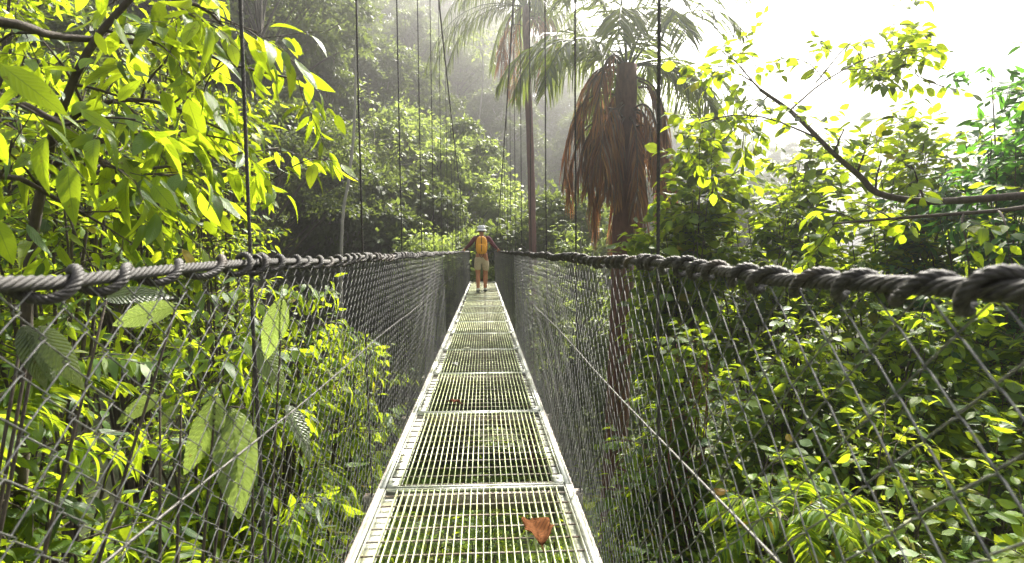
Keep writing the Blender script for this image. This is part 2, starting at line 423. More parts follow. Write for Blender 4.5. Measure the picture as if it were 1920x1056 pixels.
# hand cables with strands and lacing
def helix(xc, y0, y1, zc, rad, pitch, step, ph=0, wob=0):
    n = int((y1 - y0) / step) + 1; y = np.linspace(y0, y1, n); a = y / pitch * 2 * math.pi + ph
    rr = rad * (1 + wob * np.sin(y * 3.1 + ph))
    return np.stack([xc + rr * np.cos(a), y + .25 * pitch * wob * np.sin(y * 5.3), zc + rr * np.sin(a)], 1)
def zr(y):
    d = np.minimum(np.abs((np.asarray(y) - Y0) / PITCH - np.round((np.asarray(y) - Y0) / PITCH)), 1)
    return ZR - .012 * (d * 2) ** 2 * 1.0
def rail(xc, s):
    r = _e('handrail_cable', (xc, 0, ZR), bridge); b = MB()
    for k in range(6):
        p = helix(xc, YS, 9, 0, .0062, .085, .009, k * math.pi / 3); p[:, 2] += zr(p[:, 1]); b.tube(p, .0036, 5)
    p = np.stack([np.full(120, xc), np.linspace(9, YE, 120), np.full(120, ZR)], 1); p[:, 2] = zr(p[:, 1]); b.tube(p, .0095, 6)
    b.build('strands', M_rope, r, (xc, 0, ZR), True)
    b = MB(); pitch = .118 if s < 0 else .088; rad = .0165 if s < 0 else .0150; rw = .0072 if s < 0 else .0066
    yy = np.arange(YS, 14, .004); rg = np.random.default_rng(5 + s); kn = np.arange(YS - 1, 15.5, .07)
    wv = np.cumsum(rg.uniform(.55, 1.45, len(kn))) * .07; ph = np.interp(yy, kn, wv) / pitch * 2 * math.pi
    rr = rad * (1 + np.interp(yy, kn, rg.normal(0, .16, len(kn))).clip(-.2, .5))
    C = np.stack([xc + rr * np.cos(ph), yy, zr(yy) - .003 + rr * np.sin(ph)], 1)
    t = unit(np.gradient(C, axis=0)); a = unit(np.cross(t, (0, 1., 0))); bb = np.cross(t, a); sl = np.concatenate([[0], np.cumsum(np.linalg.norm(np.diff(C, axis=0), axis=1))])
    nr = yy < 5
    for q in range(5):
        th = sl / .035 * 2 * math.pi + q * 2 * math.pi / 5
        b.tube((C + (a * np.cos(th)[:, None] + bb * np.sin(th)[:, None]) * rw * .55)[nr], rw * .48, 5)
    b.tube(C[~nr][::2], rw, 5)
    p = helix(xc, 14, YE, 0, rad, pitch * 1.3, .02, .6, .2); p[:, 2] += zr(p[:, 1]); b.tube(p, .005, 4)
    # tied ends and clamps where the suspenders cross
    for y in JO:
        if y < 16:
            a = np.linspace(0, 2 * math.pi * 2.4, 24); b.tube(np.stack([xc + .017 * np.cos(a), y - .02 + a * .0035, zr(y) + .017 * np.sin(a)], 1), .004, 5)
    b.build('lacing', M_lace, r, (xc, 0, ZR), True)
rail(XL, -1); rail(XR, 1)
# suspenders and main cables
def zc(y): return EYE + .10 + CC * (YM - np.asarray(y)) ** 2
def sx(s, z):
    if s < 0: return XL + .028 * (ZR - z) / 1.1 if z < ZR else XL - .03 * (z - ZR) / 4
    return XR + .008 + .032 * (ZR - z) / 1.1 if z < ZR else XR + .008 - .03 * (z - ZR) / 4
for s in (-1, 1):
    for k, y in enumerate(JO):
        zt = float(zc(y)); zs = [-.09, 0, ZR, zt]
        if zt < ZR + .15: zt = ZR + .15
        P = np.array([(sx(s, z) + (s * .019), y, z) for z in np.linspace(-.09, zt, 8)])
        b = MB()
        if y < 6:
            n = int((zt + .09) / .012); z = np.linspace(-.09, zt, n); cx = np.interp(z, P[:, 2], P[:, 0])
            for q in range(4):
                a = z / .05 * 2 * math.pi + q * math.pi / 2; b.tube(np.stack([cx + .0026 * np.cos(a), y + .0026 * np.sin(a), z], 1), .0024, 5)
        else: b.tube(P, .0042, 5)
        b.tube([(P[0][0], y, -.115), (P[0][0], y, -.03)], .012, 6)          # socket on the beam
        b.tube([(P[-1][0], y, zt - .05), (P[-1][0], y, zt + .012)], .009, 6)
        o = b.build('suspender_cable', M_rope, bridge, (P[0][0], y, 0), True)
    y = np.linspace(YS, YE, 140)
    P = np.array([(sx(s, float(z)) + s * .019, yy, float(z)) for yy, z in zip(y, np.maximum(zc(y), ZR + .15))])
    b = MB(); b.tube(P, .011, 8); b.build('main_cable', M_rope, bridge, (0, 0, 0), True)
    # lengthwise safety cable half way up the side
    x = (XL - .006) if s < 0 else (XR + .02); b = MB(); zm = EYE - .445
    p = np.stack([x + 0 * y, y, zm + .006 * np.sin(y * 2.67)], 1); b.tube(p, .0028, 6)
    b.build('side_cable', M_pale_rope, bridge, (0, 0, 0), True)
    # chain link
    a = .0345; zt, zb = ZR - .012, -.02; J = int((zt - zb) / a) + 1
    K = int((YE - YS) / a); k = np.arange(K)[:, None]; j = np.arange(J)[None]
    yy = YS + (k + ((j + k) % 2)) * a; ov = np.where((j + k) % 2 == 1, .0035, -.0035); yy = yy + ov
    zz = zt - j * a + 0 * k + .004 * np.sin(yy * 1.9 + j * .3) 
    t = (zt - zz) / (zt - zb)
    if s < 0: xx = XL + t * (DL - .012 - XL)
    else: xx = XR + t * (DR + .012 - XR)
    xx = xx + .010 * np.sin(yy * 2.1 + 1.3 * s) * np.sin(t * 3.14) + .004 * np.sin(yy * 11 + j) * np.sin(t * 3.14) + np.where((j + k) % 2 == 1, .002, -.002)
    yy = yy + .006 * np.sin(zz * 9 + yy * 3) * np.sin(t * 3.14)
    P = np.stack([xx, yy, zz], -1)
    # rounded bends: insert mid points pulled along the wire
    n_, m_, _ = P.shape; F = np.empty((n_, (m_ - 1) * 3 + 1, 3)); F[:, ::3] = P
    F[:, 1::3] = P[:, :-1] * .86 + P[:, 1:] * .14; F[:, 2::3] = P[:, :-1] * .14 + P[:, 1:] * .86
    F[:, 1::3, 1] = P[:, :-1, 1] * .80 + P[:, 1:, 1] * .20 - 0; F[:, 3::3, 1] = P[:, 1:, 1]
    near = JO[0] + np.arange(K) * a < 7
    b = MB(); b.tubes(F[near], .00112, 5); b.tubes(P[~near], .0011, 3)
    fe = b.build('chain_link_fence', M_wire, bridge, (0, 0, 0), True)
    b = MB(); e = np.array([(DL - .012 if s < 0 else DR + .012, q, -.014) for q in np.linspace(YS, YE, 60)]); b.tube(e, .005, 5)
    b.build('bottom_wire', M_beam, fe, (0, 0, 0), True)
# far towers carrying the main cables
zt = float(zc(YE)); b = MB()
for x in (XL - .12, XR + .12): b.tube([(x, YE + .1, -8), (x, YE + .1, zt + .2)], .07, 8)
b.box(((XL + XR) / 2, YE + .1, zt + .05), (XR - XL + .5, .12, .12)); b.build('cable_tower', M_beam, bridge, (0, YE, 0))
zt = float(zc(YS)); b = MB()
for x in (XL - .12, XR + .12): b.tube([(x, YS - .1, -3), (x, YS - .1, zt + .2)], .07, 8)
b.box(((XL + XR) / 2, YS - .1, zt + .05), (XR - XL + .5, .12, .12)); b.build('cable_tower', M_beam, bridge, (0, YS, 0))

# ------------------------------------------------------------ fallen leaves on the deck
def fallen(px, py, ln, rot, col1, col2, label, w=.6, curl=.25):
    d = at(px, py, 1); y = -EYE / ((d[2] - EYE)); p = at(px, py, y)
    m, n, ps, o = mat('dry_leaf'); g = n.nodes.new('ShaderNodeUVMap'); sxx = n.nodes.new('ShaderNodeSeparateXYZ'); n.links.new(g.outputs[0], sxx.inputs[0])
    u = math_n(n, 'ABSOLUTE', math_n(n, 'SUBTRACT', sxx.outputs[0], .5))
    wv = math_n(n, 'SINE', math_n(n, 'MULTIPLY', math_n(n, 'SUBTRACT', sxx.outputs[1], math_n(n, 'MULTIPLY', u, .5)), 60))
    c = mix(n, math_n(n, 'MULTIPLY', math_n(n, 'GREATER_THAN', wv, .6), .6), col1, col2)
    n.links.new(c, ps.inputs['Base Color']); ps.inputs['Roughness'].default_value = .95; ps.inputs['Specular IOR Level'].default_value = .1
    NU, NV = 9, 17; V, U = [], []
    for j in range(NV):
        t = j / (NV - 1); hw = w / 2 * math.sin(math.pi * t ** .85) ** .7 * (1 + .10 * math.sin(t * 23)) if 0 < t < 1 else .01
        for i in range(NU):
            s = -1 + 2 * i / (NU - 1)
            z = curl * (abs(s) ** 1.6) * hw * 1.3 + .10 * math.sin(t * 3.1) + .025 * math.sin(s * 5 + t * 9) + .5 * max(0, t - .8) + .06 * math.sin(t * 11) * abs(s)
            V.append((s * hw * (1 - .15 * curl) + .03 * math.sin(t * 6), (t - .5) * (1 - .2 * curl), z)); U.append(((s + 1) / 2, t))
    Q = [(j * NU + i, j * NU + i + 1, (j + 1) * NU + i + 1, (j + 1) * NU + i) for j in range(NV - 1) for i in range(NU - 1)]
    V = np.array(V) * ln; ca, sa = math.cos(rot), math.sin(rot); V = V @ np.array(((ca, sa, 0), (-sa, ca, 0), (0, 0, 1)))
    V[:, 2] -= V[:, 2].min()
    o = mesh_np('fallen_leaf', V, Q, m, None, (0, 0, 0), True, U); o.location = (p[0], p[1], .001)
    st = MB(); e = V[NU // 2]; st.tube([e, e + np.array((-sa, -ca, 0)) * -.0 + np.array((sa * .0, -.02 * ca, .004)), e + np.array((sa * .04, -.05 * ca, .002))], .0018, 5)
    q = st.build('stalk', m, o); q.location = (0, 0, 0)
    sol = o.modifiers.new('thick', 'SOLIDIFY'); sol.thickness = .0008
    tag(o, label, 'leaf', 'fallen leaves on the deck')
fallen(1007, 1002, .19, .1, (.13, .05, .017), (.05, .02, .01), 'large curled brown leaf with ribbed veins lying on the near grating', .62, .35)
fallen(851, 757, .12, 1.2, (.13, .05, .025), (.08, .03, .02), 'dark reddish brown shrivelled leaf on the grating before the third cross beam', .35, .5)
fallen(875, 655, .10, 1.7, (.55, .55, .42), (.42, .42, .3), 'pale cream leaf lying farther up the grating, the farthest fallen leaf', .55, .3)
fallen(853, 684, .09, .4, (.42, .42, .40), (.32, .32, .3), 'greyish faded leaf on the grating just nearer than the cream one', .6, .3)

# ------------------------------------------------------------ walker
def skin_obj(name, verts, edges, radii, m, parent, levels=2):
    me = bpy.data.meshes.new(name); me.from_pydata([tuple(v) for v in verts], edges, []); me.update()
    o = bpy.data.objects.new(name, me); link(o, parent); me.materials.append(m)
    md = o.modifiers.new('skin', 'SKIN'); md.use_smooth_shade = True
    for i, r in enumerate(radii):
        rr = r if isinstance(r, tuple) else (r, r); me.skin_vertices[0].data[i].radius = rr
    me.skin_vertices[0].data[0].use_root = True
    s = o.modifiers.new('sub', 'SUBSURF'); s.levels = levels; s.render_levels = levels
    return o
def simple(name, c, rough=.8, var=.25, scale=60):
    m, n, p, o = mat(name); g = n.nodes.new('ShaderNodeTexCoord'); f = noise(n, scale, 4, g.outputs['Object'])
    d = tuple(x * (1 - var) for x in c); n.links.new(ramp(n, f, [(.35, d), (.65, c)]), p.inputs['Base Color']); p.inputs['Roughness'].default_value = rough
    return m
M_skin = simple('skin', (.50, .21, .10), .55, .12, 20); M_skin.node_tree.nodes['Principled BSDF'].inputs['Subsurface Weight'].default_value = .1
M_shirt = simple('shirt', (.13, .02, .035), .85); M_short = simple('shorts', (.60, .49, .33), .85, .2, 30)
M_hat = simple('hat', (.8, .82, .84), .8); M_pack = simple('pack', (.95, .42, .02), .5, .15); M_strap = simple('strap', (.03, .02, .02), .7)
M_shoe = simple('shoe', (.035, .04, .045), .7); M_sock = simple('sock', (.75, .75, .73), .8); M_hair = simple('hair', (.12, .08, .05), .6)
WX, WY = -.055, 14.15
walker = tag(_e('person', (WX, WY, 0), None), 'person walking away in white bucket hat, burgundy top and beige shorts, holding both side cables', 'person')
def hands_xyz(s):
    return ((XL if s < 0 else XR) - WX, .10, ZR + .028)
Vv = [(0, 0, .95), (0, -.01, 1.08), (0, 0, 1.24), (0, 0, 1.40), (0, .005, 1.47), (0, .02, 1.53), (0, .03, 1.58), (0, .035, 1.65), (0, .03, 1.70)]
Rr = [(.15, .105), (.125, .09), (.145, .10), (.135, .09), (.06, .055), (.052, .055), (.068, .082), (.076, .092), (.05, .06)]
Ee = [(i, i + 1) for i in range(8)]
def chain(start, pts, rad):
    k = start
    for p, r in zip(pts, rad):
        Vv.append(p); Rr.append(r); Ee.append((k, len(Vv) - 1)); k = len(Vv) - 1
    return k
feet = {}
for s, fy in ((-1, -.06), (1, .12)):
    chain(0, [(s * .095, 0, .88), (s * .10, .02 + fy * .2, .68), (s * .098, .02 + fy * .5, .49), (s * .095, -.02 + fy * .8, .33), (s * .09, -.03 + fy, .10), (s * .092, .02 + fy, .045), (s * .10, .13 + fy, .035)],
          [(.10, .095), (.082, .085), (.060, .062), (.058, .064), (.036, .040), (.036, .045), (.034, .028)])
    feet[s] = fy
    h = np.array(hands_xyz(s)); sh = np.array((s * .18, 0, 1.42)); el = np.array((s * .325, -.045, 1.225)); wr = el + (h - el) * .80 + np.array((0, 0, .012))
    k = chain(3, [tuple(sh), tuple((sh + el) / 2), tuple(el), tuple((el + wr) / 2), tuple(wr)], [.055, .046, .038, .036, .026])
    palm = h + np.array((-s * .018, -.03, .010))
    k = chain(k, [tuple(palm)], [(.036, .016)])
    for f, (fl, off) in enumerate(((.075, -.030), (.082, -.010), (.076, .011), (.060, .030))):
        b = h + np.array((0, off, .012))
        chain(k, [tuple(b + (s * .012, 0, .006)), tuple(b + (s * .030, 0, -.004)), tuple(b + (s * .032, 0, -.004 - fl * .4)), tuple(b + (s * .014, 0, -.010 - fl * .5))], [.0095, .009, .0085, .007])
    chain(k, [tuple(h + (-s * .022, .018, -.002)), tuple(h + (-s * .026, .030, -.022)), tuple(h + (-s * .010, .036, -.038))], [.011, .010, .008])
# ears and nose
for s in (-1, 1): chain(7, [(s * .078, .03, 1.635)], [(.012, .02)])
chain(7, [(0, .125, 1.63), (0, .142, 1.615)], [(.02, .03), (.012, .012)])
body = skin_obj('body', Vv, Ee, Rr, M_skin, walker)
# top
Vs = [(0, 0, .93), (0, 0, 1.08), (0, 0, 1.25), (0, 0, 1.40), (0, .005, 1.485)]; Rs = [(.165, .125), (.150, .115), (.165, .122), (.15, .105), (.072, .068)]; Es = [(0, 1), (1, 2), (2, 3), (3, 4)]
for s in (-1, 1):
    h = np.array(hands_xyz(s)); sh = np.array((s * .185, 0, 1.42)); el = np.array((s * .325, -.045, 1.225)); wr = el + (h - el) * .72 + np.array((0, 0, .010))
    k = 3
    for p, r in ((sh, .068), ((sh + el) / 2, .060), (el, .050), ((el + wr) / 2, .046), (wr, .034)):
        Vs.append(tuple(p)); Rs.append((r, r)); Es.append((k, len(Vs) - 1)); k = len(Vs) - 1
skin_obj('shirt', Vs, Es, Rs, M_shirt, walker)
Vs = [(0, 0, .99), (0, 0, .90)]; Rs = [(.165, .125), (.17, .13)]; Es = [(0, 1)]
for s in (-1, 1):
    k = 1
    for p, r in (((s * .10, 0, .82), .118), ((s * .105, .02 + feet[s] * .2, .68), .108), ((s * .105, .02 + feet[s] * .4, .56), .100)):
        Vs.append(p); Rs.append((r, r * .95)); Es.append((k, len(Vs) - 1)); k = len(Vs) - 1
skin_obj('shorts', Vs, Es, Rs, M_short, walker)
for s in (-1, 1):
    fy = feet[s]
    skin_obj('sock', [(s * .091, -.03 + fy, .15), (s * .091, -.025 + fy, .10), (s * .091, -.01 + fy, .06)], [(0, 1), (1, 2)], [.043, .044, .045], M_sock, walker, 1)
    sh = skin_obj('shoe', [(s * .091, -.045 + fy, .075), (s * .093, -.03 + fy, .045), (s * .095, .05 + fy, .045), (s * .10, .15 + fy, .035), (s * .10, .185 + fy, .033)], [(0, 1), (1, 2), (2, 3), (3, 4)], [(.045, .045), (.048, .045), (.046, .042), (.046, .034), (.03, .024)], M_shoe, walker, 2)
# hair, bucket hat
b = MB(); 
def lathe(b, prof, c, seg=24, sy=1.0):
    n = len(prof); a = np.arange(seg) / seg * 2 * math.pi
    V = np.array([(c[0] + r * math.cos(t), c[1] + r * sy * math.sin(t), c[2] + z) for r, z in prof for t in a])
    Q = [(i * seg + j, i * seg + (j + 1) % seg, (i + 1) * seg + (j + 1) % seg, (i + 1) * seg + j) for i in range(n - 1) for j in range(seg)]
    b.add(V, Q)
lathe(b, [(.080, -.05), (.088, 0), (.086, .05), (.07, .085)], (0, .03, 1.625), sy=1.12); b.build('hair', M_hair, walker, (WX * 0, 0, 0), True).location = (0, 0, 0)
b = MB(); lathe(b, [(.142, -.042), (.146, -.046), (.140, -.030), (.098, .012), (.094, .05), (.084, .085), (.06, .102), (.001, .106)], (0, .03, 1.655), sy=1.1)
o = b.build('bucket_hat', M_hat, walker, (0, 0, 0), True); o.location = (0, 0, 0)
b = MB(); lathe(b, [(.0965, .012), (.1, .014), (.099, .03), (.0955, .032)], (0, .03, 1.655), sy=1.1); q = b.build('hat_band', simple('band', (.35, .36, .38)), o, (0, 0, 0), True); q.location = (0, 0, 0)
# backpack: rounded sack, pocket, straps, zip
def sack(name, c, d, m, parent, n=10, p=3.2, taper=.12):
    V, Q = [], []
    for i in range(n + 1):
        th = math.pi * i / n - math.pi / 2
        for j in range(2 * n):
            ph = math.pi * j / n
            f = lambda v: math.copysign(abs(v) ** (2 / p), v)
            x, y, z = f(math.cos(th)) * f(math.cos(ph)), f(math.cos(th)) * f(math.sin(ph)), f(math.sin(th))
            k = 1 - taper * max(0, z); V.append((c[0] + x * d[0] / 2 * k, c[1] + y * d[1] / 2 * k, c[2] + z * d[2] / 2))
    for i in range(n):
        for j in range(2 * n): Q.append((i * 2 * n + j, i * 2 * n + (j + 1) % (2 * n), (i + 1) * 2 * n + (j + 1) % (2 * n), (i + 1) * 2 * n + j))
    return mesh_np(name, np.array(V), Q, m, parent, (0, 0, 0), True)
pack = tag(_e('backpack', (WX, WY - .20, 1.02), None), 'bright orange backpack worn on the back of the person on the bridge', 'backpack')
def local(o): o.location = (0, 0, 0); return o
local(sack('main_sack', (0, 0, .215), (.30, .17, .47), M_pack, pack))
local(sack('front_pocket', (0, -.085, .14), (.22, .07, .22), M_pack, pack))
z = MB(); z.box((0, -.0885, .345), (.016, .012, .20)); z.box((0, -.122, .14), (.016, .01, .17)); local(z.build('zip', M_strap, pack))
for s in (-1, 1):
    st = MB(); P = bez([(s * .10, .06, .08), (s * .155, .12, .16), (s * .16, .27, .30), (s * .13, .27, .42), (s * .09, .16, .475), (s * .07, .06, .43)], 18); st.tube(P, .017, 6); local(st.build('shoulder_strap', M_strap, pack, smooth=True))
# camera strap hanging low on the back
st = MB(); st.tube(bez([(-.06, -.06, .01), (-.04, -.07, -.06), (0, -.075, -.10), (.04, -.07, -.06), (.06, -.06, .01)], 16), .006, 5); local(st.build('lower_strap', M_strap, pack, smooth=True))
# ------------------------------------------------------------ VEGETATION
def bush_limbs(rng, base, top, rx, ry, n, r0=.022, lean=(0, 0), depth=2.6):
    base = np.asarray(base, float); H = top - base[2]; L = []; dp = min(H * .75, depth)
    for i in range(n):
        f = ((i * .618 + rng.random() * .2) % 1.0)
        a = 2.399 * i + rng.normal(0, .25); q = math.sqrt(rng.uniform(.05, 1)) * (.55 + .45 * math.sqrt(f)) 
        e = np.array((base[0] + lean[0] + rx * q * math.cos(a), base[1] + lean[1] + ry * q * math.sin(a), top - .12 - dp * f * (.75 + .3 * rng.random())))
        dh = e[2] - base[2]
        m1 = base + (e - base) * np.array((.2, .2, .4)) + rng.normal(0, .05, 3); m2 = base + (e - base) * np.array((.6, .6, .8)) + rng.normal(0, .05, 3)
        L.append((bez([base + rng.normal(0, .03, 3) * (1, 1, 0), m1, m2, e], 12), min(r0, .006 * dh + .004) * rng.uniform(.7, 1.1), .004))
    return L
def bush(name, label, cat, x, y, top, rx, ry, n, seed, tpl, m, group, lean=(0, 0), wood=None, depth=None, **kw):
    b = (x, y, float(ground(x, y)) - .05)
    rng = np.random.default_rng(seed + 999)
    k = dict(nsub=5, sublen=.45, ntw=4, twlen=.25, nleaf=6, leaf=.09, spread=.9, droop=.35, upb=.3, t0=.45, wr=.003); k.update(kw)
    return plant(name, label, cat, b, bush_limbs(rng, b, top, rx, ry, int(n * 1.7), lean=lean), seed, tpl, m, group, wood, trunk='stems', **k)

# --- left overhanging tree with large leaves
b0 = np.array((-1.95, 2.0, float(ground(-1.95, 2.0)) - .05))
J1 = at(85, 320, 1.95)
limbs = [(bez([b0, at(40, 900, 1.95), at(52, 520, 1.95), J1, at(112, 215, 1.85), at(175, 80, 1.8), at(270, -30, 1.8)], 22), .022, .009),
         (bez([J1, at(160, 325, 1.95), at(260, 318, 2.0), at(350, 308, 2.1)], 10), .011, .004),
         (bez([at(90, 280, 1.93), at(160, 205, 1.9), at(290, 190, 2.0), at(420, 245, 2.2)], 12), .013, .004),
         (bez([at(-120, 30, 1.5), at(30, 45, 1.6), at(120, 70, 1.75), at(330, 85, 2.0), at(450, 125, 2.25), at(560, 150, 2.4)], 16), .016, .004),
         (bez([at(60, -60, 1.6), at(230, -20, 1.8), at(370, 10, 1.9), at(430, 60, 2.0)], 10), .012, .004),
         (bez([J1, at(200, 260, 2.05), at(330, 250, 2.2), at(430, 300, 2.35), at(510, 345, 2.5)], 12), .012, .004),
         (bez([at(-150, 200, 1.4), at(0, 180, 1.5), at(150, 260, 1.6), at(220, 350, 1.7)], 10), .014, .004),
         (bez([at(-150, 420, 1.5), at(0, 330, 1.6), at(100, 370, 1.75), at(190, 420, 1.9)], 10), .012, .004)]
def big_extra(rng, wood, acc):
    for (x0, y0, x1, y1, d) in [(302, 30, 360, 152, 1.95), (352, 185, 382, 285, 2.0), (305, 170, 330, 235, 1.8), (180, 60, 200, 110, 1.5), (215, 35, 250, 115, 1.6),
                                (388, -25, 418, 45, 1.9), (0, 120, 135, 225, 1.2), (150, 205, 225, 250, 1.4), (430, 210, 455, 265, 2.3), (222, 190, 258, 140, 1.5), (-20, 235, 20, 320, 1.1), (285, 325, 322, 400, 1.8), (50, 420, 100, 490, 1.4), (-10, 410, 30, 510, 1.2)]:
        a, b = at(x0, y0, d), at(x1, y1, d + .03); L = np.linalg.norm(b - a)
        acc[0].append(a); acc[1].append((b - a) / L); acc[2].append(np.array((.5, -.7, .4)) + rng.normal(0, .3, 3)); acc[3].append(L)
plant('broadleaf_tree', 'large leaved tree reaching over the left handrail with dark and glowing green hanging leaves', 'tree', b0, limbs, 11, T_big, M_near, 'trees and shrubs crowding the left side',
      nsub=6, sublen=.34, ntw=3, twlen=.22, nleaf=5, leaf=.125, spread=.8, droop=.75, upb=.1, t0=.22, wr=.0025, extra=big_extra)
# --- left shrubs
G = 'trees and shrubs crowding the left side'
for a in [
    ('shrub', 'tall bright yellow green shrub farthest left, behind the overhanging tree', -4.5, 5.0, 4.3, 1.3, 1.2, 18, 21, T_mid, M_near, dict(leaf=.12, droop=.5, sublen=.6, nsub=6)),
    ('shrub', 'yellow green shrub in full sun behind the hanging leaves left of the first suspender', -3.45, 5.4, 3.5, 1.1, 1.0, 18, 22, T_mid, M_fine, dict(leaf=.10, droop=.5, sublen=.6, nsub=6)),
    ('shrub', 'sunlit shrub with fine yellow green leaves just above the left handrail', -2.75, 5.6, 2.7, .75, .9, 16, 23, T_mid, M_fine, dict(leaf=.10, droop=.45, sublen=.5)),
    ('shrub', 'dense green shrub behind the dark trunk above the left handrail', -2.9, 3.7, 2.5, .85, .9, 14, 24, T_mid, M_near, dict(leaf=.12, droop=.55, sublen=.5)),
    ('shrub', 'leafy shrub peeking over the left handrail beside the nearest suspender', -1.45, 3.1, 1.12, .42, .7, 11, 25, T_big, M_near, dict(leaf=.13, droop=.7, sublen=.34, twlen=.2)),
    ('shrub', 'bright shrub pressing on the left mesh between the first two suspenders', -1.35, 3.6, .98, .42, .55, 11, 26, T_big, M_near, dict(leaf=.13, droop=.8, sublen=.34, twlen=.2)),
    ('shrub', 'drooping shrub behind the left mesh below the second suspender', -1.25, 4.4, .62, .4, .5, 10, 27, T_mid, M_near, dict(leaf=.12, droop=.8, sublen=.34, twlen=.2)),
    ('shrub', 'low shrub touching the left mesh farthest along the deck', -1.2, 5.1, .12, .4, .5, 9, 28, T_mid, M_near, dict(leaf=.10, droop=.8, sublen=.34)),
    ('shrub', 'shrub with long drooping leaves below the left side cable', -1.15, 2.5, .15, .35, .6, 11, 29, T_big, M_near, dict(leaf=.13, droop=.8, sublen=.32, twlen=.2)),
    ('shrub', 'shaded shrub with broad leaves behind the near left mesh', -1.75, 1.9, .75, .5, .5, 10, 30, T_big, M_near, dict(leaf=.12, droop=.7, sublen=.34, twlen=.2)),
    ('shrub', 'dark blue green shrub in the near left bottom corner', -1.45, 1.05, .25, .4, .4, 9, 31, T_big, M_blue, dict(leaf=.11, droop=.6, sublen=.3, twlen=.2)),
    ('shrub', 'low shrub beneath the left deck edge', -1.05, 3.3, -.45, .35, .9, 9, 32, T_mid, M_near, dict(leaf=.09, sublen=.3)),
    ('shrub', 'small shrub at the foot of the near left mesh', -1.2, 1.9, -.55, .4, .5, 8, 33, T_mid, M_fine, dict(leaf=.08, sublen=.3)),
    ('shrub', 'distant left shrub seen through the mesh beyond the second suspender', -2.3, 7.4, -.2, .8, .9, 9, 34, T_mid, M_fine, dict(leaf=.10, sublen=.4)),
    ('shrub', 'blue green shrub at the left frame edge above the handrail', -2.6, 1.9, 2.6, .5, .5, 9, 35, T_big, M_blue, dict(leaf=.13, droop=.6, sublen=.4, twlen=.2)),
]:
    bush(a[0], a[1], 'shrub', *a[2:9], a[9], a[10], G, **a[11])
# ribbed-leaf plants
def ribbed(label, base, leaves, seed):
    rng = np.random.default_rng(seed); root = tag(_e('ribbed_plant', tuple(base), None), label, 'plant', 'ribbed leaf plants behind the left mesh'); st = MB(); sets = []
    for (x0, y0, x1, y1, d) in leaves:
        a, b = at(x0, y0, d), at(x1, y1, d - .02); L = np.linalg.norm(b - a) * 1.08
        st.tube(bez([np.array(base) + rng.normal(0, .02, 3), (np.array(base) * .4 + a * .6) + (0, 0, .12), a], 10), np.linspace(.008, .0025, 10), 5)
        sets.append(place(T_rib, [a], [b - a], [np.array((.45, -.5, .8)) + rng.normal(0, .22, 3)], [L], rng))
    st.build('stems', M_bark, root, tuple(base), True); leafmesh('leaves', sets, M_ribbed, root, tuple(base))
ribbed('plant with big pale corrugated leaves hanging behind the lower left mesh', (-.95, 1.5, float(ground(-.95, 1.5))), [(405, 742, 365, 905, 1.35), (432, 765, 462, 985, 1.4), (448, 770, 415, 940, 1.45), (300, 745, 200, 790, 1.35), (340, 760, 285, 800, 1.4)], 5)
ribbed('plant with grey corrugated leaves beside the nearest left suspender', (-.95, 2.1, float(ground(-.95, 2.1))), [(530, 560, 495, 680, 1.75), (475, 640, 545, 735, 1.9), (535, 760, 600, 850, 1.9)], 6)
ribbed('plant with bluish corrugated leaflets at the far left under the handrail', (-1.3, 1.0, float(ground(-1.3, 1.0))), [(45, 610, 78, 722, 1.02), (62, 615, 110, 705, 1.03), (75, 612, 145, 720, 1.02), (330, 575, 190, 605, 1.25), (200, 560, 300, 540, 1.2)], 7)

# --- right side
DENSE = ('sunlit', 'dense', 'blue green', 'green shrub', 'large leaved', 'tall shrub')
G = 'trees and shrubs crowding the right side'
b1 = np.array((3.5, 2.9, float(ground(3.5, 2.9)) - .05)); J2 = at(2010, 360, 3.0)
A = bez([J2, at(1920, 366, 3.0), at(1750, 378, 3.0), at(1650, 364, 3.1), at(1612, 330, 3.15), at(1560, 285, 3.2), at(1490, 215, 3.3), at(1425, 168, 3.4)], 26)
limbs = [(bez([b1, (3.55, 2.9, -.6), (3.4, 2.95, .7), J2, (3.45, 3.2, 2.6), (3.3, 3.5, 3.4)], 18), .05, .02), (A, .026, .010),
         (bez([at(2010, 372, 2.9), at(1900, 392, 2.85), at(1780, 402, 2.9), at(1650, 412, 2.95), at(1560, 420, 3.0)], 12), .015, .005),
         (bez([at(1425, 168, 3.4), at(1400, 140, 3.45), at(1375, 110, 3.5)], 6), .006, .003),
         (bez([at(1480, 208, 3.3), at(1550, 150, 3.4), at(1650, 102, 3.5), at(1770, 90, 3.6)], 10), .006, .003),
         (bez([at(1540, 262, 3.2), at(1440, 222, 3.3), at(1360, 218, 3.35), at(1290, 240, 3.4)], 9), .006, .003),
         (bez([at(1530, 155, 3.4), at(1600, 75, 3.5), at(1680, 35, 3.6)], 7), .005, .0025),
         (bez([at(1700, 98, 3.55), at(1690, 140, 3.5), at(1640, 160, 3.45)], 6), .004, .0025),
         (bez([at(1440, 180, 3.4), at(1400, 220, 3.5), at(1330, 290, 3.6)], 7), .005, .0025)]
plant('branching_tree', 'tree whose bare dark branch rises diagonally against the white sky on the right', 'tree', b1, limbs, 41, T_round, M_near, G,
      nsub=6, sublen=.32, ntw=3, twlen=.2, nleaf=6, leaf=.10, spread=.9, droop=.35, upb=.2, t0=.2, wr=.0034)
